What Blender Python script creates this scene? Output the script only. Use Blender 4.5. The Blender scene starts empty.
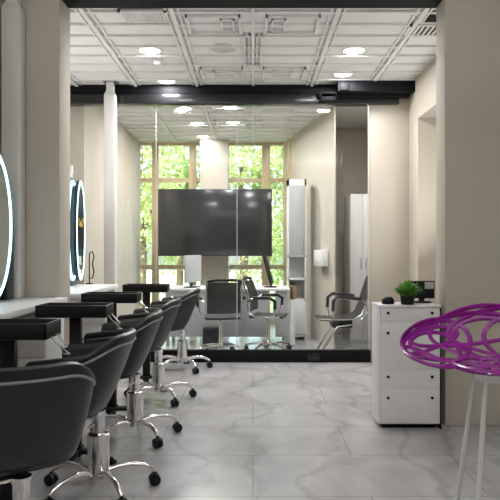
import bpy, bmesh, math, random
from mathutils import Vector, Matrix
random.seed(7)
PI = math.pi
scene = bpy.context.scene
COL = scene.collection
F = 591.0; CX = 253.0; CY = 250.0; H = 1.25; CEIL = 3.09
def WX(px, d): return (px - CX) * d / F
def WZ(py, d): return H - (py - CY) * d / F

# ------------------------------------------------------------------ materials
def new_mat(name):
    m = bpy.data.materials.new(name); m.use_nodes = True
    nt = m.node_tree
    return m, nt, nt.nodes['Principled BSDF']
def mat(name, col, rough=0.5, metal=0.0, var=0.06, scale=8.0, bump=0.0, bscale=60.0, coat=0.0, spec=0.5):
    m, nt, b = new_mat(name)
    tc = nt.nodes.new('ShaderNodeTexCoord')
    n = nt.nodes.new('ShaderNodeTexNoise'); n.inputs['Scale'].default_value = scale
    n.inputs['Detail'].default_value = 4
    nt.links.new(tc.outputs['Object'], n.inputs['Vector'])
    r = nt.nodes.new('ShaderNodeValToRGB')
    lo = [max(0, c * (1 - var)) for c in col]; hi = [min(1, c * (1 + var)) for c in col]
    r.color_ramp.elements[0].position = 0.3; r.color_ramp.elements[1].position = 0.7
    r.color_ramp.elements[0].color = (*lo, 1); r.color_ramp.elements[1].color = (*hi, 1)
    nt.links.new(n.outputs['Fac'], r.inputs['Fac'])
    nt.links.new(r.outputs['Color'], b.inputs['Base Color'])
    b.inputs['Roughness'].default_value = rough; b.inputs['Metallic'].default_value = metal
    b.inputs['Coat Weight'].default_value = coat
    b.inputs['Specular IOR Level'].default_value = spec
    if bump > 0:
        n2 = nt.nodes.new('ShaderNodeTexNoise'); n2.inputs['Scale'].default_value = bscale
        nt.links.new(tc.outputs['Object'], n2.inputs['Vector'])
        bp = nt.nodes.new('ShaderNodeBump'); bp.inputs['Strength'].default_value = bump
        bp.inputs['Distance'].default_value = 0.01
        nt.links.new(n2.outputs['Fac'], bp.inputs['Height'])
        nt.links.new(bp.outputs['Normal'], b.inputs['Normal'])
    return m
def emit_mat(name, col, strength):
    m, nt, b = new_mat(name)
    b.inputs['Base Color'].default_value = (*col, 1)
    b.inputs['Emission Color'].default_value = (*col, 1)
    b.inputs['Emission Strength'].default_value = strength
    return m
def glass_mat(name, tint, f0=0.04):
    m = bpy.data.materials.new(name); m.use_nodes = True
    nt = m.node_tree; nt.nodes.clear()
    out = nt.nodes.new('ShaderNodeOutputMaterial'); mix = nt.nodes.new('ShaderNodeMixShader')
    tr = nt.nodes.new('ShaderNodeBsdfTransparent'); tr.inputs['Color'].default_value = (*tint, 1)
    gl = nt.nodes.new('ShaderNodeBsdfGlossy'); gl.inputs['Roughness'].default_value = 0.0
    lw = nt.nodes.new('ShaderNodeLayerWeight'); lw.inputs['Blend'].default_value = 0.5
    pw = nt.nodes.new('ShaderNodeMath'); pw.operation = 'POWER'; pw.inputs[1].default_value = 5
    ma = nt.nodes.new('ShaderNodeMath'); ma.operation = 'MULTIPLY_ADD'; ma.inputs[1].default_value = 1 - f0; ma.inputs[2].default_value = f0
    nt.links.new(lw.outputs['Facing'], pw.inputs[0]); nt.links.new(pw.outputs[0], ma.inputs[0])
    nt.links.new(ma.outputs[0], mix.inputs['Fac']); nt.links.new(tr.outputs[0], mix.inputs[1]); nt.links.new(gl.outputs[0], mix.inputs[2])
    nt.links.new(mix.outputs[0], out.inputs['Surface'])
    return m
def marble_mat():
    m, nt, b = new_mat('marble_floor')
    L = nt.links.new
    tc = nt.nodes.new('ShaderNodeTexCoord')
    big = nt.nodes.new('ShaderNodeTexNoise'); big.inputs['Scale'].default_value = 1.6; big.inputs['Detail'].default_value = 8; big.inputs['Distortion'].default_value = 1.5
    L(tc.outputs['Object'], big.inputs['Vector'])
    r1 = nt.nodes.new('ShaderNodeValToRGB')
    r1.color_ramp.elements[0].position = 0.3; r1.color_ramp.elements[0].color = (0.33, 0.327, 0.335, 1)
    r1.color_ramp.elements[1].position = 0.68; r1.color_ramp.elements[1].color = (0.46, 0.457, 0.467, 1)
    L(big.outputs['Fac'], r1.inputs['Fac'])
    wv = nt.nodes.new('ShaderNodeTexWave'); wv.inputs['Scale'].default_value = 0.7; wv.inputs['Distortion'].default_value = 14; wv.inputs['Detail'].default_value = 5; wv.inputs['Detail Scale'].default_value = 1.3
    L(tc.outputs['Object'], wv.inputs['Vector'])
    r2 = nt.nodes.new('ShaderNodeValToRGB')
    r2.color_ramp.elements[0].position = 0.0; r2.color_ramp.elements[0].color = (0.55, 0.55, 0.57, 1)
    r2.color_ramp.elements[1].position = 0.16; r2.color_ramp.elements[1].color = (1, 1, 1, 1)
    L(wv.outputs['Fac'], r2.inputs['Fac'])
    mx = nt.nodes.new('ShaderNodeMixRGB'); mx.blend_type = 'MULTIPLY'; mx.inputs['Fac'].default_value = 0.35
    L(r1.outputs['Color'], mx.inputs['Color1']); L(r2.outputs['Color'], mx.inputs['Color2'])
    br = nt.nodes.new('ShaderNodeTexBrick'); br.offset = 0.5; br.inputs['Scale'].default_value = 1.0
    br.inputs['Brick Width'].default_value = 1.2; br.inputs['Row Height'].default_value = 0.6; br.inputs['Mortar Size'].default_value = 0.003
    br.inputs['Color1'].default_value = (1, 1, 1, 1); br.inputs['Color2'].default_value = (0.90, 0.90, 0.90, 1); br.inputs['Mortar'].default_value = (0.55, 0.55, 0.55, 1)
    L(tc.outputs['Object'], br.inputs['Vector'])
    mx2 = nt.nodes.new('ShaderNodeMixRGB'); mx2.blend_type = 'MULTIPLY'; mx2.inputs['Fac'].default_value = 1
    L(mx.outputs['Color'], mx2.inputs['Color1']); L(br.outputs['Color'], mx2.inputs['Color2'])
    L(mx2.outputs['Color'], b.inputs['Base Color'])
    b.inputs['Roughness'].default_value = 0.22
    return m
def mesh_fabric_mat():
    m, nt, b = new_mat('black_netting')
    tc = nt.nodes.new('ShaderNodeTexCoord'); br = nt.nodes.new('ShaderNodeTexChecker'); br.inputs['Scale'].default_value = 90
    br.inputs['Color1'].default_value = (0.012, 0.012, 0.013, 1); br.inputs['Color2'].default_value = (0.05, 0.05, 0.052, 1)
    nt.links.new(tc.outputs['Object'], br.inputs['Vector']); nt.links.new(br.outputs['Color'], b.inputs['Base Color'])
    b.inputs['Roughness'].default_value = 0.6; b.inputs['Alpha'].default_value = 0.9
    return m
def leaf_mat(name, col, trans=0.4):
    m = mat(name, col, 0.6, var=0.35, scale=3)
    nt = m.node_tree; b = nt.nodes['Principled BSDF']; out = nt.nodes['Material Output']
    t = nt.nodes.new('ShaderNodeBsdfTranslucent'); t.inputs['Color'].default_value = (col[0] * 1.3, col[1] * 1.3, col[2], 1)
    mx = nt.nodes.new('ShaderNodeMixShader'); mx.inputs['Fac'].default_value = trans
    nt.links.new(b.outputs[0], mx.inputs[1]); nt.links.new(t.outputs[0], mx.inputs[2]); nt.links.new(mx.outputs[0], out.inputs['Surface'])
    return m
def wood_mat(name, c1, c2):
    m, nt, b = new_mat(name)
    tc = nt.nodes.new('ShaderNodeTexCoord'); mp = nt.nodes.new('ShaderNodeMapping'); mp.inputs['Scale'].default_value = (14, 14, 1.2)
    n = nt.nodes.new('ShaderNodeTexNoise'); n.inputs['Scale'].default_value = 2.5; n.inputs['Detail'].default_value = 6
    r = nt.nodes.new('ShaderNodeValToRGB'); r.color_ramp.elements[0].color = (*c1, 1); r.color_ramp.elements[1].color = (*c2, 1)
    r.color_ramp.elements[0].position = .35; r.color_ramp.elements[1].position = .65
    nt.links.new(tc.outputs['Object'], mp.inputs['Vector']); nt.links.new(mp.outputs[0], n.inputs['Vector'])
    nt.links.new(n.outputs['Fac'], r.inputs['Fac']); nt.links.new(r.outputs['Color'], b.inputs['Base Color'])
    b.inputs['Roughness'].default_value = 0.45
    return m

M = dict(
    wall=mat('beige_plaster', (0.50, 0.457, 0.39), 0.75, var=0.03, scale=1.2, bump=0.08, bscale=120),
    ceiling=mat('white_ceiling', (0.74, 0.735, 0.72), 0.6, var=0.02),
    moulding=mat('white_moulding', (0.72, 0.715, 0.70), 0.5, var=0.02),
    pipe=mat('white_paint', (0.62, 0.62, 0.60), 0.4, var=0.02),
    greymetal=mat('grey_metal', (0.35, 0.35, 0.35), 0.35, 0.8),
    black=mat('black_aluminium', (0.008, 0.009, 0.011), 0.6, var=0.1, spec=.12),
    blackgloss=mat('black_gloss', (0.012, 0.012, 0.014), 0.22, var=0.1),
    blackplastic=mat('black_plastic', (0.009, 0.009, 0.011), 0.42, var=0.1, bump=0.05, spec=.28),
    vinyl=mat('black_vinyl', (0.012, 0.012, 0.014), 0.38, var=0.12, bump=0.05, bscale=220, spec=0.5),
    rim_highlight=mat('grey_rim_highlight', (0.22, 0.22, 0.225), 0.3),
    chrome=mat('chrome', (0.78, 0.78, 0.79), 0.12, 1.0, var=0.02),
    steel=mat('brushed_steel', (0.62, 0.62, 0.63), 0.28, 1.0, var=0.03),
    white=mat('white_laminate', (0.74, 0.74, 0.75), 0.3, var=0.015),
    lightgrey=mat('light_grey_laminate', (0.45, 0.46, 0.48), 0.4, var=0.02),
    darkboard=mat('dark_teal_board', (0.016, 0.024, 0.028), 0.3, var=0.1),
    mirror=mat('mirror_silver', (0.86, 0.88, 0.88), 0.01, 1.0, var=0.0),
    led=emit_mat('led_ring_light', (0.48, 0.88, 1.0), 2.2),
    lamp=emit_mat('downlight_diffuser', (1.0, 0.97, 0.92), 6.0),
    gold=mat('gold_reflection', (0.80, 0.50, 0.12), 0.3, 1.0),
    glass=glass_mat('clear_glass', (0.975, 0.985, 0.98), 0.03),
    paneglass=glass_mat('window_glass', (0.97, 0.985, 0.975), 0.03),
    frosted=mat('grey_frosted_glass', (0.42, 0.44, 0.46), 0.25, var=0.04),
    edge=mat('glass_seam', (0.50, 0.53, 0.52), 0.4),
    screen=mat('tv_screen', (0.022, 0.023, 0.025), 0.16, var=0.1),
    netting=mesh_fabric_mat(),
    purple=mat('purple_polycarbonate', (0.21, 0.006, 0.21), 0.25, var=0.12, scale=4),
    leglight=mat('pale_grey_leg', (0.62, 0.64, 0.62), 0.25, var=0.03),
    wood=wood_mat('pale_wood', (0.55, 0.41, 0.24), (0.68, 0.54, 0.36)),
    brown=wood_mat('brown_wood', (0.28, 0.18, 0.09), (0.36, 0.24, 0.13)),
    marble=marble_mat(),
    leaf=leaf_mat('plant_leaf', (0.12, 0.30, 0.05), 0.35),
    treeleaf=leaf_mat('tree_leaf', (0.32, 0.42, 0.17), 0.5),
    treeleaf2=leaf_mat('tree_leaf_pale', (0.40, 0.47, 0.24), 0.5),
    bark=mat('bark', (0.12, 0.09, 0.06), 0.9, var=0.3, scale=20, bump=0.4),
    lawn=mat('lawn', (0.32, 0.40, 0.18), 0.9, var=0.3, scale=2),
    navy=mat('dark_blue_plastic', (0.02, 0.022, 0.035), 0.4),
    cord=mat('brown_cord', (0.05, 0.028, 0.018), 0.5),
    whiteplastic=mat('white_plastic', (0.78, 0.78, 0.78), 0.35),
)

# ------------------------------------------------------------------ mesh builder
class MB:
    def __init__(self): self.bm = bmesh.new()
    def box(self, x0, x1, y0, y1, z0, z1, bev=0.0, seg=2, rotz=0.0, pivot=None):
        vs = [self.bm.verts.new((x, y, z)) for z in (z0, z1) for (x, y) in ((x0, y0), (x1, y0), (x1, y1), (x0, y1))]
        fs = [self.bm.faces.new([vs[i] for i in f]) for f in ((3, 2, 1, 0), (4, 5, 6, 7), (0, 1, 5, 4), (1, 2, 6, 5), (2, 3, 7, 6), (3, 0, 4, 7))]
        if rotz:
            c = Vector(pivot) if pivot else Vector(((x0 + x1) / 2, (y0 + y1) / 2, 0))
            R = Matrix.Rotation(rotz, 4, 'Z')
            for v in vs: v.co = c + R @ (v.co - c)
        if bev > 0:
            es = set(e for f in fs for e in f.edges)
            bmesh.ops.bevel(self.bm, geom=list(es), offset=bev, segments=seg, affect='EDGES', profile=0.5)
        return self
    def loops(self, rings, closed_ring=True, closed_path=False, cap=True):
        R = [[self.bm.verts.new(p) for p in ring] for ring in rings]
        n = len(R[0]); rng = range(n if closed_ring else n - 1)
        pairs = list(zip(R[:-1], R[1:])) + ([(R[-1], R[0])] if closed_path else [])
        for a, b in pairs:
            for i in rng:
                j = (i + 1) % n
                self.bm.faces.new((a[i], a[j], b[j], b[i]))
        if cap and closed_ring and not closed_path:
            self.bm.faces.new(list(reversed(R[0]))); self.bm.faces.new(R[-1])
        return self
    def tube(self, pts, r, seg=8, closed=False, flat=1.0, flatdir=None):
        P = [Vector(p) for p in pts]; n = len(P)
        rr = r if isinstance(r, (list, tuple)) else [r] * n
        rings = []; prev = None
        for i in range(n):
            if closed: t = P[(i + 1) % n] - P[i - 1]
            else: t = P[min(i + 1, n - 1)] - P[max(i - 1, 0)]
            t.normalize()
            if flatdir is not None:
                fd = Vector(flatdir[i]) if not isinstance(flatdir, Vector) else flatdir
                a = fd - t * fd.dot(t)
            elif prev is None:
                a = Vector((0, 0, 1)) if abs(t.z) < 0.9 else Vector((1, 0, 0)); a = a - t * a.dot(t)
            else:
                a = prev - t * prev.dot(t)
            if a.length < 1e-6: a = t.orthogonal()
            a.normalize(); prev = a; b = t.cross(a)
            rings.append([P[i] + a * (math.cos(2 * PI * k / seg) * rr[i] * flat) + b * (math.sin(2 * PI * k / seg) * rr[i]) for k in range(seg)])
        return self.loops(rings, True, closed, True)
    def lathe(self, prof, c=(0, 0, 0), seg=24, sx=1.0, sy=1.0):
        rings = [[(c[0] + max(r, 1e-4) * sx * math.cos(2 * PI * k / seg), c[1] + max(r, 1e-4) * sy * math.sin(2 * PI * k / seg), c[2] + z) for k in range(seg)] for r, z in prof]
        return self.loops(rings, True, False, True)
    def prism(self, poly, z0, z1):
        return self.loops([[(x, y, z0) for x, y in poly], [(x, y, z1) for x, y in poly]])
    def quad(self, a, b, c, d):
        self.bm.faces.new([self.bm.verts.new(p) for p in (a, b, c, d)]); return self
    def xform(self, mtx):
        bmesh.ops.transform(self.bm, matrix=mtx, verts=self.bm.verts[:]); return self
    def build(self, name, m, parent=None, smooth=True, normals=True):
        if normals: bmesh.ops.recalc_face_normals(self.bm, faces=self.bm.faces[:])
        me = bpy.data.meshes.new(name); self.bm.to_mesh(me); self.bm.free()
        me.materials.append(m)
        if smooth:
            for p in me.polygons: p.use_smooth = True
            try: me.set_sharp_from_angle(angle=math.radians(40))
            except Exception: pass
        o = bpy.data.objects.new(name, me); COL.objects.link(o)
        if parent: o.parent = parent
        return o
def tag(o, label, cat, group=None, kind=None):
    if label: o['label'] = label
    if cat: o['category'] = cat
    if group: o['group'] = group
    if kind: o['kind'] = kind
    return o
def thing(name, label, cat, loc=(0, 0, 0), rz=0.0, group=None):
    o = bpy.data.objects.new(name, None); o.empty_display_size = 0.1
    COL.objects.link(o); o.location = loc; o.rotation_euler = (0, 0, rz)
    return tag(o, label, cat, group)
def copy_tree(o, parent=None):
    c = o.copy(); COL.objects.link(c)
    if parent: c.parent = parent
    for ch in [x for x in o.children]: copy_tree(ch, c)
    return c
def struct(o, label=None):
    o['kind'] = 'structure'
    if label: o['label'] = label
    return o

# ------------------------------------------------------------------ shell of the place
Y0 = -2.6; YP = 6.6; YW = 10.1
struct(MB().box(-2.7, 3.3, Y0, 10.3, -0.1, 0.0).build('floor', M['marble'], smooth=False), 'grey veined marble tile floor with a soft shine')
struct(MB().box(-2.7, 3.3, Y0, 10.3, CEIL, CEIL + 0.12).build('ceiling', M['ceiling'], smooth=False), 'white panelled ceiling with raised mouldings')
struct(MB().box(-1.87, -1.75, Y0, 4.2, 0, CEIL).build('wall_left', M['wall'], smooth=False), 'beige wall behind the nearer round lit mirror')
struct(MB().box(-2.7, -1.375, 4.2, 4.45, 0, CEIL, 0.006).build('wall_front_left', M['wall']), 'beige pier standing left of the wide opening')
struct(MB().box(1.364, 3.3, 4.2, 4.405, 0, CEIL, 0.006).build('wall_front_right', M['wall']), 'beige pier standing right of the wide opening')
struct(MB().box(3.2, 3.3, Y0, 4.2, 0, CEIL).build('wall_right', M['wall'], smooth=False))
struct(MB().box(-2.7, 3.3, Y0 - 0.1, Y0, 0, CEIL).build('wall_rear', M['wall'], smooth=False))
struct(MB().box(-2.7, -2.6, 4.45, YP + .15, 0, CEIL).build('wall_left_middle', M['wall'], smooth=False))
# right side wall with the deep recess
b = MB()
b.box(1.74, 2.3, 6.23, YP + 0.15, 0, CEIL).box(1.74, 2.3, 4.405, 4.85, 0, CEIL).box(1.74, 2.3, 4.85, 6.23, 2.64, CEIL).box(2.2, 2.3, 4.85, 6.23, 0, 2.64)
struct(b.build('wall_side_right', M['wall'], smooth=False), 'beige side wall with a deep doorway recess')
struct(MB().box(1.31, 1.74, YP, YP + 0.15, 0, CEIL, 0.004).build('wall_back_right', M['wall']), 'pale beige wall panel right of the glass')
struct(MB().box(-2.6, -1.92, YP + 0.12, YW, 0, CEIL).build('wall_back_left', M['wall'], smooth=False), 'beige left wall of the room behind the glass')
# oblique wall of the back room, its recess
def ox(d): return 0.51 + 0.2 * (10.1 - d)
struct(MB().prism([(ox(9.45), 9.45), (ox(7.5), 7.5), (ox(7.5) + 0.02, 7.5), (ox(7.5) + .02, 9.2)], 0, CEIL).build('wall_oblique', M['wall'], smooth=False), 'beige slanting wall behind the glass')
struct(MB().box(1.05, 1.95, 8.9, 9.0, 0, CEIL).build('wall_recess', M['wall'], smooth=False))
struct(MB().box(1.85, 1.95, YP + .15, 8.9, 0, CEIL).build('wall_recess_right', M['wall'], smooth=False))
# black track across the opening
struct(MB().box(-1.375, 1.364, 4.2, 4.4, 3.05, CEIL - 0.002).build('trim_1', M['black'], smooth=False), 'black track across the top of the opening')

# ceiling planks and mouldings
b = MB(); y = 4.53
while y < 10.0:
    b.box(-2.6 if y < 6.6 else -1.92, 1.74 if y < 6.6 else min(1.0, ox(y)), y, y + 0.03, CEIL - 0.02, CEIL)
    y += 0.257
struct(b.build('trim_2', M['moulding'], smooth=False), 'ribs across the white ceiling')
b = MB()
for X in (-1.95, -1.30, -0.62, 0.65, 1.31):
    for dx, w, h in ((-0.05, 0.018, 0.016), (0.0, 0.034, 0.03), (0.05, 0.018, 0.016)):
        b.box(X + dx - w / 2, X + dx + w / 2, 4.4, 6.55, CEIL - h, CEIL)
        if X + dx < 0.6 and X > -1.9: b.box(X + dx - w / 2, X + dx + w / 2, 6.9, 10.0, CEIL - h, CEIL)
b.box(-0.012, 0.012, 4.4, 6.55, CEIL - 0.024, CEIL); b.box(-0.012, 0.012, 6.9, 10.0, CEIL - 0.024, CEIL)
def frame(x0, x1, y0, y1, w=0.016, h=0.03):
    b.box(x0, x1, y0, y0 + w, CEIL - h, CEIL).box(x0, x1, y1 - w, y1, CEIL - h, CEIL)
    b.box(x0, x0 + w, y0, y1, CEIL - h, CEIL).box(x1 - w, x1, y0, y1, CEIL - h, CEIL)
for sx in (-1, 1):
    frame(*sorted((sx * 0.53, sx * 0.10)), 4.60, 4.98)
    frame(*sorted((sx * 0.26, sx * 0.15)), 4.66, 4.92, 0.012)
    frame(*sorted((sx * 0.08, sx * 0.03)), 5.0, 5.85, 0.01)
    frame(*sorted((sx * 0.53, sx * 0.10)), 5.92, 6.36)
    frame(*sorted((sx * 0.40, sx * 0.20)), 6.0, 6.22, 0.012)
    frame(*sorted((sx * 0.53, sx * 0.10)), 7.3, 7.75)
    frame(*sorted((sx * 0.53, sx * 0.10)), 8.3, 8.8)
struct(b.build('trim_3', M['moulding'], smooth=False), 'raised white mouldings on the ceiling')

# ------------------------------------------------------------------ glass partition
gp = struct(bpy.data.objects.new('window_1', None), 'frameless glass partition between black rails'); COL.objects.link(gp)
def part(mb, name, m, parent, smooth=True, label=None):
    o = mb.build(name, m, parent, smooth)
    if label: o['label'] = label
    return o
part(MB().box(-2.6, 1.62, YP - 0.03, YP + 0.06, 2.985, CEIL - .002, 0.004), 'top_rail', M['black'], gp)
part(MB().box(-2.6, 1.62, YP - 0.06, YP + 0.08, 2.87, 2.975, 0.006), 'top_rail', M['blackgloss'], gp)
part(MB().box(-2.6, 1.31, YP - 0.03, YP + 0.05, 0.0, 0.134, 0.004), 'bottom_rail', M['black'], gp)
xs = [-2.6, WX(156, YP), WX(237, YP), WX(369.5, YP)]
for i in range(3):
    part(MB().box(xs[i] + 0.002, xs[i + 1] - 0.002, YP, YP + 0.012, 0.13, 2.88), 'pane', M['glass'], gp, False)
    part(MB().box(xs[i + 1] - (.003, .004, .006)[i], xs[i + 1] + (.003, .004, .006)[i], YP - 0.002, YP + 0.014, 0.134, 2.87), 'seam', M['edge'], gp, False)
part(MB().box(WX(307, YP), WX(320, YP), YP - 0.045, YP - 0.03, 0.02, 0.1, 0.004), 'patch_fitting', M['blackgloss'], gp)
tr = struct(bpy.data.objects.new('door_1', None), 'sliding glass door track on the ceiling'); COL.objects.link(tr)
part(MB().box(WX(338, 6.35), WX(424, 6.35), 6.34, 6.45, 2.955, 3.065, 0.006), 'track', M['black'], tr)
part(MB().box(WX(320, 6.4), WX(412, 6.4), 6.47, 6.55, 2.93, 2.99, 0.004), 'track', M['black'], tr)
part(MB().box(WX(321, 6.45), WX(337, 6.45), 6.47, 6.535, 2.885, 2.97, 0.01), 'hanger', M['black'], tr)
part(MB().box(WX(340, 6.35), WX(349, 6.35), 6.325, 6.339, 2.965, 3.055, 0.006), 'hanger', M['black'], tr)

# ------------------------------------------------------------------ windows and garden
def window_frame(name, label, x0, x1, y, z0=0.05, z1=CEIL, mull=(), trans=(), t=0.07, pane=True):
    w = struct(bpy.data.objects.new(name, None), label); COL.objects.link(w)
    f = MB()
    f.box(x0, x1, y, y + 0.09, 0, z0 + 0.06).box(x0, x1, y, y + .09, z1 - 0.05, z1)
    for a, c in mull: f.box(a, c, y - 0.02, y + 0.12, 0, z1)
    for zt in trans: f.box(x0, x1, y, y + 0.09, zt - t / 2, zt + t / 2)
    part(f, 'window_frame', M['wood'], w, False)
    part(MB().box(x0, x1, y + 0.04, y + 0.05, z0, z1 - .01), 'pane', M['paneglass'], w, False)
    return w
TR = (WZ(180, YW), WZ(267, YW))
window_frame('window_2', 'tall wood-framed window at the far left', -1.92, -0.87, YW,
             mull=((WX(152, YW), WX(158.5, YW)), (WX(189, YW), WX(196, YW))), trans=TR)
window_frame('window_3', 'tall wood-framed window right of the column', -0.42, 0.53, YW,
             mull=((WX(262, YW), WX(270, YW)), (WX(283, YW), WX(287, YW))), trans=TR)
w = struct(bpy.data.objects.new('window_4', None), 'slanting corner window with pale wood frames'); COL.objects.link(w)
def along(d, off=0.0): return (ox(d) + off, d)
f = MB()
for d0, d1 in ((10.1, 10.0), (9.80, 9.72), (9.53, 9.44)):
    f.prism([along(d0), along(d1), along(d1, 0.09), along(d0, 0.09)], 0, CEIL)
for zt in TR: f.prism([along(10.1), along(9.45), along(9.45, .06), along(10.1, .06)], zt - .035, zt + .035)
part(f, 'window_frame', M['wood'], w, False)
part(MB().prism([along(10.08, .04), along(9.46, .04), along(9.46, .05), along(10.08, .05)], 0.03, CEIL - .01), 'pane', M['paneglass'], w, False)
struct(MB().box(-0.87, -0.41, 9.72, 10.25, 0, CEIL, 0.005).build('wall_column', M['wall']), 'beige column between the windows behind the television')
struct(MB().box(-14, 14, 10.3, 40, -0.25, -0.12).build('ground', M['lawn'], smooth=False), 'green lawn outside the windows')

def crown_bm(rx, ry, rz, zc, n, s, seed):
    rnd = random.Random(seed); mb = MB()
    cl = [(rnd.uniform(-.8, .8) * rx, rnd.uniform(-.8, .8) * ry, zc + rnd.uniform(-.85, .85) * rz, rnd.uniform(.35, .7)) for _ in range(26)]
    for i in range(n):
        cx, cy, cz, cr = cl[i % len(cl)]
        p = Vector((cx + rnd.gauss(0, cr * .6), cy + rnd.gauss(0, cr * .6), max(0.15, cz + rnd.gauss(0, cr * .6))))
        e = math.sqrt((p.x / rx) ** 2 + (p.y / ry) ** 2 + ((p.z - zc) / (rz * 1.15)) ** 2)
        if e > .93: p = Vector((p.x / e, p.y / e, zc + (p.z - zc) / e)) * 1.0 if e > 0 else p
        p.x *= .93; p.y *= .93
        q = Matrix.Rotation(rnd.uniform(0, 6.28), 3, 'Z') @ Matrix.Rotation(rnd.uniform(-1.3, 1.3), 3, 'X')
        k = s * rnd.uniform(.7, 1.4)
        mb.bm.faces.new([mb.bm.verts.new(p + q @ Vector(v)) for v in ((-.35 * k, 0, 0), (0, -.5 * k, .06 * k), (.35 * k, 0, 0), (0, .6 * k, .04 * k))])
    return mb
def tree(label, x, y, rx, rz, zc, m, n, s, seed):
    t = thing('garden_tree', label, 'tree', (x, y, -0.12), 0, 'trees outside the windows')
    crown_bm(rx, rx, rz, zc, n, s, seed).build('foliage', m, t, False, False)
    tk = MB(); tk.tube([(0, 0, 0), (.05, .02, zc * .5), (-.04, 0, zc), (.03, 0, zc + rz * .6)], [.11, .09, .07, .03], 10)
    tk.tube([(0, 0, zc * .6), (rx * .4, .1, zc + .2)], [.05, .02], 8).tube([(0, 0, zc * .7), (-rx * .4, -.1, zc + .4)], [.05, .02], 8)
    tk.build('trunk', M['bark'], t)
tree('green garden tree outside the leftmost narrow window pane', -2.55, 13.4, 1.05, 2.3, 2.6, M['treeleaf2'], 5000, .11, 1)
tree('green garden tree farther back, seen left of the column', -2.2, 17.6, 1.85, 2.6, 2.9, M['treeleaf'], 6000, .15, 2)
tree('green garden tree outside the pane just right of the column', -0.25, 13.4, 1.05, 2.3, 2.5, M['treeleaf2'], 5000, .11, 3)
tree('green garden tree outside the corner window at right', 1.75, 17.6, 1.85, 2.6, 2.7, M['treeleaf'], 6000, .15, 4)

# ------------------------------------------------------------------ ceiling fittings
def downlight(x, y, label, group, power=None):
    t = thing('ceiling_downlight', label, 'ceiling light', (x, y, CEIL - 0.001), 0, group)
    MB().lathe([(0.108, 0), (0.112, -0.005), (0.108, -0.009), (0.094, -0.009), (0.090, -0.004), (0.090, 0)], seg=28).build('trim_ring', M['whiteplastic'], t)
    MB().lathe([(0.0, -0.003), (0.089, -0.003), (0.089, -0.006), (0.0, -0.007)], seg=28).build('diffuser', M['lamp'], t)
    return t
P_FRONT = 12.0; P_BACK = 15.0
def area(x, y, power, size=0.17, col=(1, 0.975, 0.96), z=CEIL - 0.012):
    l = bpy.data.lights.new('downlight_and_fill', 'AREA'); l.shape = 'DISK'; l.size = size; l.energy = power; l.color = col
    o = bpy.data.objects.new('downlight_and_fill', l); o.location = (x, y, z); COL.objects.link(o)
for x, y, lab in ((-0.95, 5.44, 'round lit ceiling downlight beside the left air vent'), (-0.94, 6.42, 'round lit downlight against the black rail, left of centre'),
                  (0.93, 5.44, 'round lit ceiling downlight, nearer one right of centre'), (0.94, 6.16, 'round lit downlight above the sliding door track')):
    downlight(x, y, lab, 'downlights before the glass'); area(x, y, P_FRONT)
for x, y, lab in ((-0.88, 7.66, 'first lit downlight of the left row behind the glass'), (-0.81, 8.56, 'second lit downlight of the left row behind the glass'),
                  (-0.81, 9.55, 'last lit downlight of the left row, nearest the windows'), (-0.29, 7.55, 'lit downlight behind the glass, against the rail near the seam'),
                  (-0.29, 8.5, 'lit downlight behind the glass, farther one beside the seam')):
    downlight(x, y, lab, 'downlights behind the glass'); area(x, y, P_BACK if y < 9 else 3.5)
for x, y in ((.45, 7.0), (1.25, 7.0)): area(x, y, 9)  # fill lamps without fittings, added behind the beam to brighten the recess
def fill_uplight(x, y, z, power, size, rot=(PI, 0, 0), col=(1, .985, .975)):
    l = bpy.data.lights.new('fill_uplight', 'AREA'); l.shape = 'DISK'; l.size = size; l.energy = power; l.color = col
    o = bpy.data.objects.new('fill_uplight', l); o.location = (x, y, z); o.rotation_euler = rot; COL.objects.link(o)
fill_uplight(-.8, 1.0, 2.2, 40, 1.0); fill_uplight(1.4, 1.0, 2.2, 36, 1.0)          # unseen lamps added to bounce fill light off the ceiling
fill_uplight(-2.1, 5.3, 1.5, 11, .6)               # added fill lamp, hidden in the alcove behind the left pier
fill_uplight(1.98, 5.4, 1.3, 9, .5, (PI, math.radians(-40), 0))               # another added fill lamp, out of sight in the doorway recess
def vent(name, label, x0, x1, y0, y1, nslat, open_part=None):
    t = thing(name, label, 'air vent', ((x0 + x1) / 2, (y0 + y1) / 2, CEIL - 0.002), 0, 'ceiling air vents')
    hx, hy = (x1 - x0) / 2, (y1 - y0) / 2
    f = MB(); k = 0.02
    f.box(-hx, hx, -hy, -hy + k, -0.024, 0).box(-hx, hx, hy - k, hy, -0.024, 0).box(-hx, -hx + k, -hy, hy, -0.024, 0).box(hx - k, hx, -hy, hy, -0.024, 0)
    f.build('frame', M['moulding'], t, False)
    MB().box(-hx + .01, hx - .01, -hy + .01, hy - .01, -0.006, 0).build('backing', M['black'], t, False)
    s = MB()
    for i in range(nslat):
        c = -hx + k + (i + .5) * (2 * hx - 2 * k) / nslat
        s.box(c - 0.011, c + 0.006, -hy + k, hy - k, -0.022, -0.006)
    s.build('slats', M['moulding'], t, False)
    return t
vent('air_vent', 'white slatted air vent in the ceiling beside the left pier', WX(121, 4.62), WX(168, 4.62), 4.5, 4.72, 14)
vent('air_vent', 'white slatted air vent in the ceiling beside the right pier', 1.27, 1.60, 4.78, 5.02, 7)
t = thing('access_hatch', 'black open hatch in the ceiling above the right pier', 'ceiling hatch', (1.5, 4.63, CEIL - 0.002))
MB().box(-.15, .2, -.1, .1, -.014, 0, .003).build('cover', M['black'], t)
MB().box(-.19, -.155, -.12, .12, -.02, 0, .003).box(-.19, .2, .102, .12, -.02, 0, .003).build('frame', M['moulding'], t)
t = thing('ceiling_speaker', 'flat round grey speaker grille in the ceiling left of centre', 'speaker', (WX(223, 5.38), 5.38, CEIL - 0.001))
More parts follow.
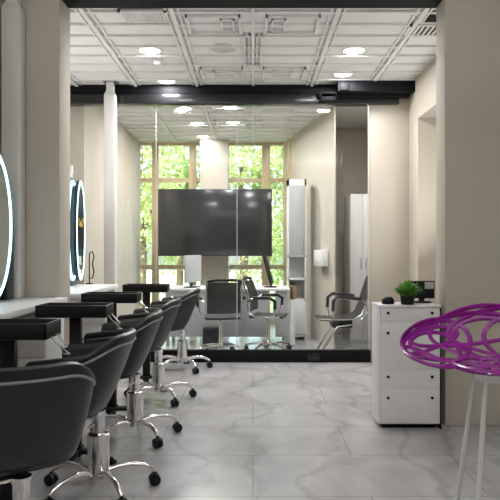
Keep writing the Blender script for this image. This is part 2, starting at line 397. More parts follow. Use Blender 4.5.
MB().lathe([(0.0, 0), (0.12, 0), (0.12, -0.006), (0.105, -0.012), (0.0, -0.012)], seg=28).build('grille', mat('speaker_grey', (.5, .5, .49), .6), t)
t = thing('smoke_detector', 'small round smoke detector between the two left downlights', 'smoke detector', (WX(158, 5.75), 5.72, CEIL - 0.001))
MB().lathe([(0.0, 0), (0.055, 0), (0.055, -0.015), (0.042, -0.03), (0.03, -0.045), (0.0, -0.047)], seg=24).build('body', M['moulding'], t)

# ------------------------------------------------------------------ white boxed pipes
def riser(label, x, y, w, ztop, rz=0, z0=0.0):
    t = thing('riser_pipe', label, 'pipe', (x, y, 0), rz, 'white riser pipes')
    MB().box(-w / 2, w / 2, -w / 2, w / 2, z0, ztop - 0.13, 0.012).build('casing', M['pipe'], t)
    n = MB()
    n.loops([[(sx * k, sy * k, z) for sx, sy in ((-1, -1), (1, -1), (1, 1), (-1, 1))] for k, z in ((w / 2 * .96, ztop - .131), (w / 2 * .62, ztop - .09), (w / 2 * .62, CEIL - 0.022))])
    n.build('neck', M['pipe'], t, False)
    MB().box(-w * .6, w * .6, -w * .6, w * .6, CEIL - .022, CEIL - .002, .003).build('ceiling_plate', M['greymetal'], t)
riser('white square riser pipe in the corner beside the left pier', -1.67, 4.12, 0.125, 3.06, 0, .917)
riser('white square riser pipe standing before the glass partition', WX(110.5, 6.42), 6.42, 0.12, 3.06)

# ------------------------------------------------------------------ styling stations: counters, cabinets, mirrors
def counter(label, x0, x1, y0, y1):
    t = thing('counter', label, 'counter', ((x0 + x1) / 2, (y0 + y1) / 2, 0), 0, 'white styling counters')
    hx, hy = (x1 - x0) / 2, (y1 - y0) / 2
    MB().box(-hx, hx, -hy, hy, 0.876, 0.916, 0.005).build('worktop', M['white'], t)
    for a in (-hy + .02, hy - .06): MB().box(-hx, hx - .03, a, a + .04, 0.846, 0.876, 0.003).build('support_rail', M['white'], t)
    return t
counter('white wall counter under the mirror before the left pier', -1.748, -1.315, 2.2, 4.195)
counter('white counter under the narrow lit mirror beyond the left pier', -1.748, -1.315, 4.5, 5.78)
def pedestal(label, x, y, w, dpt, h):
    t = thing('drawer_cabinet', label, 'cabinet', (x, y, 0), 0, 'white drawer cabinets under the counters')
    MB().box(-w / 2, w / 2 - 0.02, -dpt / 2 + 0.02, dpt / 2, 0.05, h, 0.004).build('body', M['white'], t)
    MB().box(-w / 2 + .03, w / 2 - .05, -dpt / 2 + .05, dpt / 2 - .03, 0, 0.05).build('plinth', M['lightgrey'], t)
    n = 3; dh = (h - 0.06) / n
    for i in range(n):
        d = MB().box(-w / 2 + .003, w / 2 - .023, -dpt / 2, -dpt / 2 + 0.02, 0.055 + i * dh, 0.05 + (i + 1) * dh - .004, 0.003).build('drawer', M['white'], t)
        k = MB().tube([(-.02, -dpt / 2 - 0.018, 0.055 + (i + .5) * dh), (-.02, -dpt / 2 + .002, 0.055 + (i + .5) * dh)], [.012, .008], 12).build('knob', M['blackplastic'], d)
    return t
pedestal('white drawer cabinet under the counter before the left pier', -1.52, 3.99, .41, .38, .82)
pedestal('white drawer cabinet under the counter beyond the left pier', -1.52, 5.52, .41, .36, .845)

def mirror(label, y, z, ry, rz, x, group, sign_reflection=False, board=(0, 0, 0, 0), halo=False, wing=0.0):
    """oval light-ring mirror facing +x"""
    t = thing('oval_mirror', label, 'mirror', (x, y, z), 0, group)
    def ell(a, b, X, n=64): return [(X, a * math.cos(2 * PI * k / n), b * math.sin(2 * PI * k / n)) for k in range(n)]
    MB().loops([ell(ry * .8, rz * .9, -.037), ell(ry * .8, rz * .9, -.001), ell(ry * .97, rz * .97, .0), ell(ry, rz, .006), ell(ry, rz, .032), ell(ry * .985, rz * .99, .036)]).build('backing', M['darkboard'], t)
    o = MB().loops([ell(ry * .99, rz * .995, .037), ell(ry * .985, rz * .99, .042), ell(ry * .87, rz * .935, .042), ell(ry * .865, rz * .93, .037)], True, False, False)
    o.build('light_ring', M['led'], t)
    MB().loops([ell(ry * .862, rz * .927, .030), ell(ry * .862, rz * .927, .040)]).build('glass', M['mirror'], t)
    MB().box(-0.06, -.036, board[0], board[1], board[2], board[3], .004).build('board', M['darkboard'], t)
    if wing: MB().box(-.037, .008, ry + .005, wing, board[2], board[3], .003).build('board', M['darkboard'], t)
    if halo:
        MB().loops([[(-.034, p[1] - .03, p[2]) for p in ell(ry * 1.0, rz, 0)], [(-.020, p[1] - .03, p[2]) for p in ell(ry * 1.0, rz, 0)], [(-.020, p[1] - .03, p[2]) for p in ell(ry * .85, rz * .93, 0)], [(-.034, p[1] - .03, p[2]) for p in ell(ry * .85, rz * .93, 0)]], True, True, False).build('rear_light_ring', M['led'], t)
    MB().box(-.06, -.036, -.012, .012, rz * .96, rz * .96 + .16, .003).build('hanging_bracket', M['pipe'], t)
    if sign_reflection:  # gold zigzag modelled in place of sign letters reflected in the mirror
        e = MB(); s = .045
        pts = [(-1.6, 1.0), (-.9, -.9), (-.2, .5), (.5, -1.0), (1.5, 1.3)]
        e.tube([(.046, a * s, .07 + c * s * .9) for a, c in pts], .0028, 6).build('sign_reflection', M['gold'], t)['label'] = 'small gold zigzag painted as the reflection of a sign'
    return t
mz = WZ(225, 3.64)
mirror('large oval lit mirror on the left wall, cut by the frame edge', 3.64, mz, .28, .475, -1.637, 'oval mirrors with light rings', board=(.02, .385, .917 - mz, .05), wing=.385)
mz = WZ(230.5, 5.55)
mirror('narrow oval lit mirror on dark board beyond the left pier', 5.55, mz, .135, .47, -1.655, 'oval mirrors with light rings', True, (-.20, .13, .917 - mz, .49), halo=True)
# hooked tool and cord beside the far mirror
t = thing('tool_hook', 'dark brown cord loop hanging beside the narrow mirror', 'cord', (-1.60, 5.78, .916))
MB().box(-.03, .03, -.03, .03, 0, .012, .003).tube([(0, 0, .01), (0, 0, .30)], .006, 8).build('stand', M['cord'], t)
MB().tube([(0, 0, .30), (.03, 0, .32), (.045, 0, .27), (.03, 0, .20), (.045, 0, .12), (.03, 0, .06), (.01, 0, .06)], .007, 8).build('loop', M['cord'], t)

# ------------------------------------------------------------------ salon chairs
def plan(s, v):
    """point of the tub chair's plan curve, s in -1..1 around, v 0..1 upward"""
    k = v ** 0.62
    w = .20 + .078 * k; xf = -.20 - .06 * k; xc = -.09 + .02 * k; dp = .105 + .155 * (0.55 * k + 0.45 * v)
    t = abs(s); sg = 1 if s >= 0 else -1
    if t < .6:
        a = t / .6 * PI / 2
        return Vector((xc + dp * math.cos(a) ** .85, sg * w * math.sin(a) ** .85, 0))
    q = (t - .6) / .4
    return Vector((xc + (xf - xc) * q, sg * w, 0))
def ztop(s):
    t = min(max((abs(s) - .16) / .46, 0), 1)
    return .738 + .094 * (.5 + .5 * math.cos(PI * t)) - .02 * max(0, (abs(s) - .62) / .38)
ZB = .435
def outer(s, v):
    p = plan(s, v); p.z = ZB + v * (ztop(s) - ZB); return p
def pnorm(s, v):
    e = .012
    a = plan(max(-1, s - e), v); c = plan(min(1, s + e), v); d = c - a; n = Vector((-d.y, d.x, 0))
    if n.length < 1e-9: n = Vector((-1, 0, 0))
    n.normalize()
    ctr = Vector((-.1, 0, 0))
    if n.dot(ctr - plan(s, v)) < 0: n = -n
    return n
def section(s, th=.05):
    vs = [0, .05, .12, .22, .36, .5, .64, .78, .9, .97]
    o = [outer(s, v) for v in vs]
    top = outer(s, 1.0); n = pnorm(s, 1.0)
    ring = o + [top + n * .008 + Vector((0, 0, .004)), top + n * (th / 2) + Vector((0, 0, .012)), top + n * (th - .008) + Vector((0, 0, .004))]
    for v in reversed(vs[2:]): ring.append(outer(s, v) + pnorm(s, v) * th)
    return ring
def salon_chair(label):
    t = thing('salon_chair', label, 'chair', (0, 0, 0), 0, 'black salon chairs in a row')
    N = 49; rings = []
    for i in range(N):
        s = -1 + 2 * i / (N - 1); rings.append(section(s))
    def shrink(r, k, dx):
        c = sum(r, Vector()) / len(r); return [c + (p - c) * k + Vector((dx, 0, 0)) for p in r]
    rings = [shrink(rings[0], .72, -.022), shrink(rings[0], .9, -.016)] + rings + [shrink(rings[-1], .9, -.016), shrink(rings[-1], .72, -.022)]
    MB().loops(rings).build('shell', M['vinyl'], t)
    # grey tube painted as the glossy highlight along the outer rim
    pts = [outer(-1 + 2 * i / 60, .90) - pnorm(-1 + 2 * i / 60, 1) * .002 for i in range(61)]
    MB().tube(pts, .006, 6).build('rim_highlight', M['rim_highlight'], t)
    def outline(v, inset, z, n=40):
        r = []
        for i in range(n):
            s = -1 + 2 * i / (n - 1); p = plan(s, v) + pnorm(s, v) * inset; r.append(Vector((p.x, p.y, z)))
        return r
    MB().loops([outline(.0, .03, .42), outline(.0, .008, .425), outline(.02, .0, .44), outline(.12, .02, .485)]).build('seat_pan', M['vinyl'], t)
    MB().loops([outline(.3, .056, .47), outline(.3, .05, .49), outline(.36, .05, .535), outline(.36, .058, .555), outline(.36, .085, .57), outline(.36, .14, .576)]).build('seat_cushion', M['vinyl'], t)
    c = MB(); c.lathe([(.0, .085), (.066, .085), (.066, .10), (.056, .105), (.056, .30), (.05, .305), (.032, .308), (.032, .395), (.036, .40), (.036, .421), (0, .421)], seg=28)
    c.build('column', M['chrome'], t)
    MB().tube([(.0, -.03, .405), (.02, -.15, .405), (.02, -.22, .41)], [.008, .007, .01], 8).build('lift_lever', M['chrome'], t)
    for k in range(5):
        a = math.radians(20 + 72 * k); ca, sa = math.cos(a), math.sin(a)
        pr = [(.04, .10), (.10, .118), (.17, .122), (.23, .112), (.275, .09), (.292, .072)]
        lg = MB(); lg.tube([(ca * r, sa * r, z) for r, z in pr], [.019, .018, .016, .015, .013, .012], 10)
        l = lg.build('leg', M['chrome'], t)
        cs = MB(); x, y = ca * .29, sa * .29; ty = Vector((-sa, ca, 0))
        for q in (-.016, .016):
            p = Vector((x, y, .03)) + ty * q
            cs.tube([p - ty * .010, p - ty * .008, p + ty * .008, p + ty * .010], [.024, .03, .03, .024], 18)
        cs.tube([(x, y, .03), (x, y, .075)], .011, 8).tube([Vector((x, y, .05)) - ty * .018, Vector((x, y, .05)) + ty * .018], .014, 10)
        cs.build('caster', M['blackplastic'], l)
    return t
proto = salon_chair('black salon chair nearest of the row, cut by frame edge')
for i, (x, y, rz, dz, lab) in enumerate(((-.85, 2.17, -60, .008, None), (-.80, 3.06, -2, -.012, 'black salon chair second in the row, before the left pier'),
        (-.79, 3.96, 2, 0, 'black salon chair in the middle of the row of five'), (-.79, 4.95, -3, 0, 'black salon chair fourth in the row, beyond the left pier'),
        (-.74, 6.2, -4, 0, 'black salon chair farthest in the row, against the glass partition'))):
    c = proto if i == 0 else copy_tree(proto)
    c.location = (x, y, 0)
    for ch in c.children:
        if ch.name.split('.')[0] in ('shell', 'rim_highlight', 'seat_pan', 'seat_cushion', 'lift_lever'): ch.location.z = dz
    c.rotation_euler.z = math.radians(rz)
    if lab: c['label'] = lab

# ------------------------------------------------------------------ trolleys between the chairs
def trolley(label):
    t = thing('tray_trolley', label, 'trolley', (0, 0, 0), 0, 'black tray trolleys between the chairs')
    w, dp, z0, z1 = .205, .10, .858, .930
    b = MB().box(-w, w, -dp, dp, z0, z0 + .03, .006)
    b.box(-w, w, -dp, -dp + .014, z0 + .01, z1, .004).box(-w, w, dp - .014, dp, z0 + .01, z1, .004)
    b.box(-w, -w + .014, -dp, dp, z0 + .01, z1, .004).box(w - .014, w, -dp, dp, z0 + .01, z1, .004)
    b.build('tray', M['blackplastic'], t)
    MB().box(-.034, .034, -.02, .02, .06, z0 + .004, .006).build('post', M['blackplastic'], t)
    ba = MB().box(-.17, .17, -.03, .03, .045, .075, .01).box(-.03, .03, -.09, .09, .045, .075, .01)
    base = ba.build('base', M['blackplastic'], t)
    for sx, sy in ((-.15, 0), (.15, 0), (0, -.075), (0, .075)):
        cs = MB().tube([(sx - .011, sy, .024), (sx + .011, sy, .024)], .024, 16).tube([(sx, sy, .024), (sx, sy, .05)], .008, 8)
        cs.build('caster', M['blackplastic'], base)
    h = MB()
    h.tube([(w - .003, -.04, z0 + .012), (w + .02, -.04, z0 - .02), (w + .05, -.02, z0 - .045), (w + .055, .02, z0 - .045), (w + .025, .04, z0 - .02), (w - .003, .04, z0 + .012)], .003, 8)
    h.tube([(w + .03, .0, z0 - .045), (w + .05, -.025, z0 - .07), (w + .07, 0, z0 - .075), (w + .05, .025, z0 - .07)], .003, 8, True)
    h.build('tool_holder', M['chrome'], t)
    return t
proto = trolley('black tray trolley nearest, beyond the nearest salon chair')
for i, (x, y, rz, lab) in enumerate(((-1.10, 2.66, 0, None), (-1.05, 3.5, 0, 'black tray trolley standing before the left pier'),
        (-1.06, 4.44, 0, 'black tray trolley between the third and fourth chairs'), (-1.0, 5.55, 0, 'black tray trolley farthest back, beside the farthest chair'))):
    c = proto if i == 0 else copy_tree(proto)
    c.location = (x, y, 0); c.rotation_euler.z = rz
    if lab: c['label'] = lab

# ------------------------------------------------------------------ reception cabinet and things on it
cx0, cx1 = WX(380.5, 4.12), 1.305
t = thing('reception_cabinet', 'white drawer cabinet beside the right pier, plant on top', 'cabinet', ((cx0 + cx1) / 2, 4.36, 0))
DB = -.005
hw = (cx1 - cx0) / 2; CT = WZ(305, 4.12)
MB().box(-hw - .012, hw, -.22, DB, 0.03, CT - .02, .004).build('body', M['white'], t)
MB().box(-hw - .016, hw + .004, -.245, DB + .005, CT - .02, CT, .004).build('top', M['white'], t)
MB().box(hw + .001, hw + .012, -.235, DB, 0.0, CT - .005, .002).build('side_panel', M['black'], t)['label'] = 'black edge strip'
MB().box(-hw + .02, hw - .02, -.2, DB - .02, 0, .03).build('plinth', M['black'], t)
zs = [CT - .022, WZ(323, 4.12), WZ(371, 4.12), .28, .04]
for i in range(4):
    d = MB().box(-hw + .002, hw - .002, -.24, -.22, zs[i + 1] + .0007, zs[i] - .0007, .0007).build('drawer', M['white'], t)
    for px in (388, 432):
        k = WX(px, 4.12) - (cx0 + cx1) / 2; zk = (WZ(313, 4.12), WZ(333, 4.12), zs[2] - .04, zs[3] - .06)[i]
        MB().tube([(k, -.252, zk), (k, -.239, zk)], .010, 12).build('knob', M['blackplastic'], d)
# plant
px_, py_ = WX(407.5, 4.165), 4.165
t = thing('potted_plant', 'green leafy plant in a small black pot on white cabinet', 'plant', (px_, py_, CT))
MB().lathe([(0, 0), (.044, 0), (.05, .055), (.052, .06), (.044, .06), (.042, .048), (0, .048)], seg=4 * 6).build('pot', M['blackplastic'], t)
rnd = random.Random(3); b = MB()
for i in range(230):
    a = rnd.uniform(0, 2 * PI); sp = rnd.uniform(.01, .115) * (1 if rnd.random() < .8 else .6); hh = rnd.uniform(.06, .135) * (1.15 - sp * 3)
    r0 = rnd.uniform(0, .035); ca, sa = math.cos(a), math.sin(a); n = Vector((-sa, ca, 0)); w0 = rnd.uniform(.006, .011)
    pts = [Vector((ca * r0, sa * r0, .045))]
    for q in (.35, .7, 1.0):
        pts.append(Vector((ca * (r0 + sp * q), sa * (r0 + sp * q), max(.01, .045 + hh * (1.5 * q - .55 * q * q * (1 + sp * 4))))))
    ws = [w0 * .5, w0, w0 * .9, .001]
    vr = [(b.bm.verts.new(p + n * w_), b.bm.verts.new(p - n * w_)) for p, w_ in zip(pts, ws)]
    for (p, q), (r, s_) in zip(vr[:-1], vr[1:]): b.bm.faces.new((p, q, s_, r))
b.build('foliage', M['leaf'], t, True, False)
t = thing('small_speaker', 'small black dome-shaped speaker left of the potted plant', 'speaker', (WX(388, 4.21), 4.21, CT))
MB().lathe([(0, 0), (.042, 0), (.045, .012), (.043, .03), (.034, .046), (.018, .053), (0, .055)], seg=28).build('body', M['blackplastic'], t)
MB().lathe([(.0445, .006), (.047, .009), (.0445, .012)], seg=28).build('rubber_ring', M['black'], t)
t = thing('checkout_monitor', 'black square monitor behind the plant, beside the pier', 'monitor', (WX(422, 4.31), 4.31, CT))
MB().box(-.095, .093, .0, .022, .03, WZ(281, 4.29) - CT, .004).build('housing', M['blackplastic'], t)
MB().box(.02, .085, -.003, .001, .10, .15, .001).build('screen_patch', M['lightgrey'], t)
MB().box(-.06, .06, -.04, .04, 0, .012, .004).box(-.02, .02, .002, .02, .01, .06, .003).build('stand', M['blackplastic'], t)

# ------------------------------------------------------------------ purple openwork stool
SX, SY = 1.02, 2.5
t = thing('bar_stool', 'purple openwork bar stool with pale legs beside white cabinet', 'stool', (SX, SY, 0))
face = math.radians(225)          # direction the seat faces
def sp(u, v):
    """bucket surface: u -1..1 around the back, v 0 bottom .. 1 rim"""
    a = u * math.radians(142)
    back = .5 + .5 * math.cos(a)
    zr = .812 + .142 * back ** 1.2
    r = .15 + .235 * math.sin(min(max(v, 0), 1.15) * PI / 2 * .95) ** .9
    z = .762 + (zr - .762) * max(v, 0) ** 1.3
    ang = face + PI + a
    return Vector((r * math.cos(ang), r * math.sin(ang), z))
def spn(u, v):
    e = .01; n = (sp(u + e, v) - sp(u - e, v)).cross(sp(u, v + e) - sp(u, max(v - e, .0))); 
    return n.normalized() if n.length > 1e-9 else Vector((0, 0, 1))
b = MB()
def loop_on(uc, vc, ru, rv, rot=0, r=.012, n=56):
    pts = []; nn = []
    for k in range(n):
        q = 2 * PI * k / n; x, y = math.cos(q), math.sin(q)
        X = x * math.cos(rot) - y * math.sin(rot); Y = x * math.sin(rot) + y * math.cos(rot)
        u, v = uc + ru * X, min(1.2, max(.02, vc + rv * Y))
        pts.append(sp(u, v)); nn.append(spn(u, v))
    b.tube(pts, r, 8, True, .55, nn)
for sg in (-1, 1):
    for args in ((.93, .42, .20, .42, 0), (.93, .34, .13, .27, 0), (.60, .54, .30, .56, .12), (.60, .42, .19, .40, -.1), (.62, .66, .26, .26, .2),
                 (.24, .56, .30, .60, .1), (.22, .46, .19, .44, -.25), (.36, .70, .34, .34, .1)):
        uc, vc, ru, rv, ro = args
        loop_on(sg * uc, vc, ru, rv, sg * ro)
for args in ((0, .60, .42, .52, 0), (0, .50, .22, .48, 0)): loop_on(*args)
# seat: loops on a shallow dish
for k in range(7):
    a = 2 * PI * k / 7
    pts = [(.085 * math.cos(a) + .078 * math.cos(q), .085 * math.sin(a) + .078 * math.sin(q), .757) for q in [2 * PI * j / 32 for j in range(32)]]
    b.tube(pts, .010, 8, True, .6, Vector((0, 0, 1)))
b.tube([(.165 * math.cos(2 * PI * j / 40), .165 * math.sin(2 * PI * j / 40), .760) for j in range(40)], .012, 8, True)
b.build('openwork_shell', M['purple'], t)
MB().lathe([(0, .70), (.075, .70), (.08, .725), (.085, .749), (0, .749)], seg=24).build('seat_mount', M['leglight'], t)
for sx in (-1, 1):
    for sy in (-1, 1):
        MB().tube([(sx * .058, sy * .058, .71), (sx * .095, sy * .095, .36), (sx * .13, sy * .13, 0.0)], [.011, .0105, .009], 10).build('leg', M['leglight'], t)

# ------------------------------------------------------------------ the office behind the glass
t = thing('television', 'large black wall television before the far windows', 'television', (WX(215, 9.2), 9.2, 0))
x0, x1, z0, z1 = WX(158, 9.2) - WX(215, 9.2), WX(272, 9.2) - WX(215, 9.2), WZ(256, 9.2), WZ(189, 9.2)
MB().box(x0, x1, 0, .05, z0, z1, .006).build('housing', M['blackplastic'], t)
MB().box(x0 + .012, x1 - .012, -.003, .002, z0 + .016, z1 - .012, .001).build('screen', M['screen'], t)
MB().box(-.25, .25, .05, .08, 1.5, 1.9, .004).box(-.08, .0, .07, .52, 1.6, 1.68, .004).box(-.2, .1, .50, .525, 1.5, 1.8, .004).build('wall_bracket', M['black'], t)
def desk(label, x0, x1, y0, y1, gaps):
    t = thing('office_desk', label, 'desk', ((x0 + x1) / 2, (y0 + y1) / 2, 0))
    c = (x0 + x1) / 2; hy = (y1 - y0) / 2
    MB().box(x0 - c, x1 - c, -hy, hy, .72, .75, .004).build('desktop', M['white'], t)
    for a, e in gaps: MB().box(a - c, e - c, -hy + .04, -hy + .06, .12, .72, .002).build('modesty_panel', M['lightgrey'], t)
    for sx in (x0 - c + .05, x1 - c - .05):
        for sy in (-hy + .09, hy - .06):
            MB().box(sx - .02, sx + .02, sy - .02, sy + .02, 0, .72, .003).build('leg', M['lightgrey'], t)
    return t
D = 7.65
desk('long white office desk with grey front panel behind glass', WX(163, D), WX(290, D), D, D + .7, ((WX(165, D), WX(268, D)), (WX(275.5, D), WX(286, D))))
t = thing('computer_monitor', 'pale grey monitor seen edge-on at the desk left end', 'monitor', (WX(193, 7.9), 7.9, .75), math.radians(72))
MB().box(-.26, .26, -.012, .012, .07, .43, .005).build('screen_housing', M['lightgrey'], t)
MB().box(-.02, .02, .012, .03, 0.0, .2, .003).box(-.10, .10, -.07, .09, 0, .012, .004).build('stand', M['blackplastic'], t)
t = thing('laptop_screen', 'thin dark tilted monitor at the desk right end', 'monitor', (WX(272, 7.95), 7.95, .75), math.radians(84))
b = MB().box(-.24, .24, -.008, .008, .0, .42, .003); b.xform(Matrix.Rotation(math.radians(-14), 4, 'X')); b.xform(Matrix.Translation((0, 0, .03)))
b.build('screen_housing', M['black'], t)
MB().box(-.08, .08, -.06, .10, 0, .012, .003).box(-.02, .02, .0, .03, .01, .12, .003).build('stand', M['black'], t)
t = thing('computer_case', 'dark blue-black computer case on the floor under the desk', 'computer', (WX(210.5, 7.5), 7.5, 0))
MB().box(-.10, .10, 0, .16, .055, .26, .006).build('case', M['navy'], t)
MB().box(-.07, .07, -.004, .002, .2, .235, .001).build('drive_bay', M['blackplastic'], t)
MB().box(-.11, .11, -.01, .17, .03, .055, .003).box(-.1, -.07, 0, .16, 0, .03).box(.07, .1, 0, .16, 0, .03).build('stand', M['steel'], t)

def office_chair(label, loc, rz, seatmat, group=None):
    """faces -y local"""
    t = thing('office_chair', label, 'chair', loc, rz, group)
    MB().box(-.21, .21, -.22, .2, .425, .455, .012).build('seat', seatmat, t)
    b = MB(); rows = []
    for i in range(9):
        k = i / 8; z = .50 + .37 * k; y = .19 + .07 * k - .03 * math.sin(k * PI)
        rows.append([(x, y + .02 * (x / .2) ** 2 * -1, z) for x in [-.2 + .05 * j for j in range(9)]])
    R = [[b.bm.verts.new(p) for p in r] for r in rows]; R2 = [[b.bm.verts.new((p[0], p[1] + .014, p[2])) for p in r] for r in rows]
    for i in range(8):
        for j in range(8):
            b.bm.faces.new((R[i][j], R[i][j + 1], R[i + 1][j + 1], R[i + 1][j])); b.bm.faces.new((R2[i][j], R2[i + 1][j], R2[i + 1][j + 1], R2[i][j + 1]))
    edge = [(0, j) for j in range(9)] + [(i, 8) for i in range(1, 9)] + [(8, j) for j in range(7, -1, -1)] + [(i, 0) for i in range(7, 0, -1)]
    for (a, c), (d, e) in zip(edge, edge[1:] + edge[:1]): b.bm.faces.new((R[a][c], R2[a][c], R2[d][e], R[d][e]))
    b.build('backrest', seatmat, t)
    MB().tube([(-.2, .265, .885), (-.1, .28, .90), (.1, .28, .90), (.2, .265, .885)], .018, 10).build('top_rail', M['blackplastic'], t)
    for s in (-1, 1):
        MB().tube([(s * .21, .27, .89), (s * .212, .225, .68), (s * .212, .20, .50), (s * .212, .12, .44), (s * .212, -.18, .44)], .012, 8).build('side_frame', M['chrome'], t)
        a = MB().tube([(s * .215, .21, .62), (s * .26, .15, .66), (s * .27, -.08, .665), (s * .27, -.13, .63), (s * .25, -.12, .5), (s * .215, -.10, .445)], .013, 8).build('arm', M['chrome'], t)
        MB().tube([(s * .262, .14, .672), (s * .272, -.07, .678), (s * .274, -.135, .64), (s * .262, -.13, .55)], .020, 8).build('arm_pad', M['blackplastic'], a)
    MB().lathe([(0, .07), (.035, .07), (.03, .12), (.024, .13), (.024, .39), (.1, .40), (.1, .425), (0, .425)], seg=20).build('column', M['chrome'], t)
    for k in range(5):
        an = math.radians(15 + 72 * k); ca, sa = math.cos(an), math.sin(an)
        l = MB().tube([(ca * .02, sa * .02, .10), (ca * .16, sa * .16, .095), (ca * .29, sa * .29, .07)], [.02, .017, .012], 8).build('leg', M['chrome'], t)
        cs = MB(); p = Vector((ca * .285, sa * .285, .028)); ty = Vector((-sa, ca, 0))
        for qn in (-.016, .016): cs.tube([p + ty * (qn - .009), p + ty * (qn + .009)], .028, 14)
        cs.tube([p, p + Vector((0, 0, .045))], .008, 8); cs.build('caster', M['blackplastic'], l)
    return t
office_chair('black mesh swivel chair with its back to the glass', (WX(221, 7.15), 7.15, 0), math.radians(192), M['netting'])
office_chair('black mesh swivel chair turned right, before the desk middle', (WX(268, 7.3), 7.3, 0), math.radians(78), M['netting'])
t = thing('tote_bag', 'tall white bag with dark strap at the desk right end', 'bag', (WX(287.2, 7.6) + .075, 7.80, 0))
MB().loops([[(x * k + .0, y * k2, z) for x, y in ((-.03, -.12), (.03, -.12), (.036, 0), (.03, .12), (-.03, .12), (-.036, 0))] for k, k2, z in ((.6, .85, .0), (.98, 1, .02), (1.0, 1.03, .25), (.85, 1, .5), (.45, .95, .60))]).build('body', M['whiteplastic'], t)
MB().tube([(.0, -.09, .58), (-.005, -.07, .70), (-.012, -.04, .765), (-.012, .04, .765), (-.005, .07, .70), (0, .09, .58)], .012, 8).build('strap', M['cord'], t)
# cantilever visitor chair, faces -x
t = thing('cantilever_chair', 'black and chrome cantilever armchair facing left behind glass', 'chair', (WX(345, 7.15), 7.15, 0))
S = 7.15 / F
def cp(px, py, y): return ((px - 345) * S, y, WZ(py, 7.15))
prof = [cp(317, 317.5, 0), cp(325, 318, 0), cp(340, 318, 0), cp(351, 317.5, 0), cp(358, 313, 0), cp(362, 304, 0), cp(366, 291, 0), cp(371, 276.5, 0)]
b = MB(); hw_ = .21; r_ = []
for p in prof: r_.append(p)
rings = []
for i, p in enumerate(r_):
    a = Vector(r_[max(i - 1, 0)]); c = Vector(r_[min(i + 1, len(r_) - 1)]); tdir = (c - a).normalized(); nrm = Vector((-tdir.z, 0, tdir.x))
    P_ = Vector(p); rings.append([P_ + Vector((0, -hw_, 0)) + nrm * .012, P_ + Vector((0, hw_, 0)) + nrm * .012, P_ + Vector((0, hw_, 0)) - nrm * .012, P_ + Vector((0, -hw_, 0)) - nrm * .012])
b.loops(rings).build('seat_shell', M['netting'], t)
for s in (-1, 1):
    yy = s * .225
    MB().tube([(x, yy, z) for x, _, z in prof], .013, 8).build('side_frame', M['chrome'], t)
    a = MB().tube([cp(331, 318, yy), cp(330, 308, yy * 1.15), cp(331, 299, yy * 1.15), cp(336, 296, yy * 1.15), cp(358, 298.5, yy * 1.15), cp(364, 304, yy), cp(364.5, 311, yy), cp(358, 317, yy)], .013, 8).build('arm', M['chrome'], t)
    MB().tube([cp(330, 309, yy * 1.16), cp(330.5, 299, yy * 1.16), cp(335, 295, yy * 1.16), cp(358, 297.5, yy * 1.16)], .02, 8).build('arm_pad', M['blackplastic'], a)
    MB().tube([cp(349, 323, yy * .8), cp(335, 325, yy * .8), cp(332, 330, yy * .8), cp(319.5, 351, yy * .8), (cp(319, 353, yy)[0], yy * .8, .018), (cp(330, 353, yy)[0], yy * .8, .014), (cp(362, 353, yy)[0], yy * .8, .014)], .014, 8).build('leg', M['chrome'], t)
MB().box(cp(331, 0, 0)[0], cp(350, 0, 0)[0], -.18, .18, WZ(326, 7.15), WZ(319, 7.15), .008).build('seat_support', M['blackplastic'], t)
MB().tube([(cp(362, 353, 0)[0], -.18, .014), (cp(362, 353, 0)[0], .18, .014)], .013, 8).build('floor_bar', M['chrome'], t)
# wardrobe
t = thing('wardrobe', 'tall white wardrobe in the recess behind the chair', 'wardrobe', (0, 7.8, 0))
x0, x1, zt = WX(350, 7.8), 1.62, WZ(194, 7.8)
MB().box(x0, x1, 0, .5, .0, zt, .004).build('body', M['white'], t)
for a, e in ((x0 + .004, (x0 + x1) / 2 - .002), ((x0 + x1) / 2 + .002, x1 - .004)):
    d = MB().box(a, e, -.02, 0, .06, zt - .004, .003).build('door', M['white'], t)
    hx = e - .03 if a < (x0 + x1) / 2 - .05 else a + .03
    MB().box(hx - .006, hx + .006, -.045, -.02, 1.0, 1.15, .003).build('handle', M['steel'], d)
# narrow cabinet with grey glass
DC = 8.2
t = thing('display_cabinet', 'tall narrow white cabinet with grey glass door, by the corner window', 'cabinet', (WX(297, DC), DC, 0))
hw_ = (WX(306.5, DC) - WX(288, DC)) / 2; zt = WZ(179, DC)
zm = WZ(279, DC); zg = WZ(256, DC); zsh = WZ(300, DC)
b = MB(); b.box(-hw_, -hw_ + .02, 0, .3, 0, zt).box(hw_ - .02, hw_, 0, .3, 0, zt).box(-hw_, hw_, .28, .3, 0, zt).box(-hw_, hw_, 0, .3, zt - .09, zt)
for z in (zg, zm, zsh, .06): b.box(-hw_, hw_, .0, .3, z - .012, z + .012)
b.build('body', M['white'], t, False)
d = MB().box(-hw_ + .02, hw_ - .02, -.012, .004, zg + .014, zt - .092, .003).build('glass_door', M['frosted'], t)
MB().box(hw_ - .045, hw_ - .03, -.03, -.012, zg + .1, zg + .3, .003).build('handle', M['steel'], d)
MB().box(-hw_ + .02, hw_ - .02, -.012, .004, .08, zsh - .014, .003).build('door', M['white'], t)
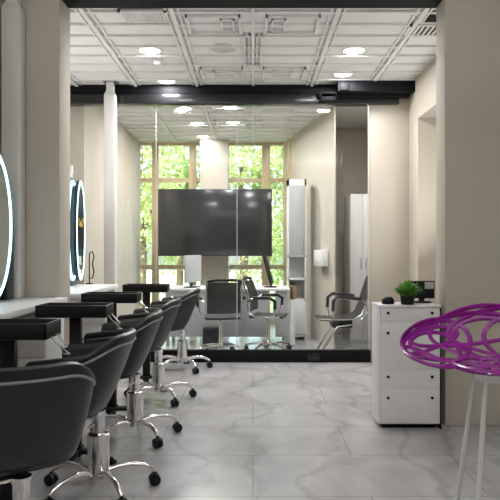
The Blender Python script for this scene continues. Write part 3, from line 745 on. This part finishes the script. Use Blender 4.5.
MB().box(-hw_ + .022, -.005, .03, .25, zsh + .013, zsh + .2, .003).build('shelf_box', M['brown'], t)['label'] = 'brown box insert'
# switch cabinet and long handle on the oblique wall
t = thing('wall_box', 'small white wall box on the slanting wall behind glass', 'wall box', (ox(7.85) - .055, 7.85, 0), math.atan2(.2, 1) )
MB().box(-.05, .05, -.16, .16, WZ(266, 7.85), WZ(250, 7.85), .005).build('housing', M['whiteplastic'], t)
MB().box(-.056, -.049, -.14, .14, WZ(264, 7.85), WZ(252, 7.85), .002).build('cover', M['white'], t)

# ------------------------------------------------------------------ daylight, camera, colour
wd = bpy.data.worlds.new('sky'); scene.world = wd; wd.use_nodes = True
nt = wd.node_tree; bg = nt.nodes['Background']
sky = nt.nodes.new('ShaderNodeTexSky'); sky.sky_type = 'NISHITA'; sky.sun_disc = False; sky.sun_elevation = math.radians(42); sky.sun_rotation = math.radians(200)
sky.air_density = 1.0; sky.dust_density = 3.0
nt.links.new(sky.outputs['Color'], bg.inputs['Color']); bg.inputs['Strength'].default_value = .85
sl = bpy.data.lights.new('sun', 'SUN'); sl.energy = 6.5; sl.angle = math.radians(3); sl.color = (1, .95, .86)
so = bpy.data.objects.new('sun', sl); so.rotation_euler = (math.radians(42), 0, math.radians(-20)); so.location = (0, 12, 12); COL.objects.link(so)
cam = bpy.data.cameras.new('camera'); co = bpy.data.objects.new('camera', cam); COL.objects.link(co)
co.location = (0, 0, H); co.rotation_euler = (PI / 2, 0, 0)
cam.sensor_width = 36; cam.lens = 36 * F / 500; cam.shift_x = -(CX - 250) / 500; cam.shift_y = 0.0; cam.clip_start = 0.05
scene.camera = co
vs = scene.view_settings; vs.view_transform = 'Standard'; vs.look = 'None'; vs.exposure = 0.62; vs.gamma = 1.0; vs.use_curve_mapping = False
try:
    scene.cycles.use_denoising = True; scene.cycles.denoiser = 'OPENIMAGEDENOISE'
except Exception: pass
scene.cycles.max_bounces = 10; scene.cycles.transparent_max_bounces = 16; scene.cycles.sample_clamp_indirect = 6
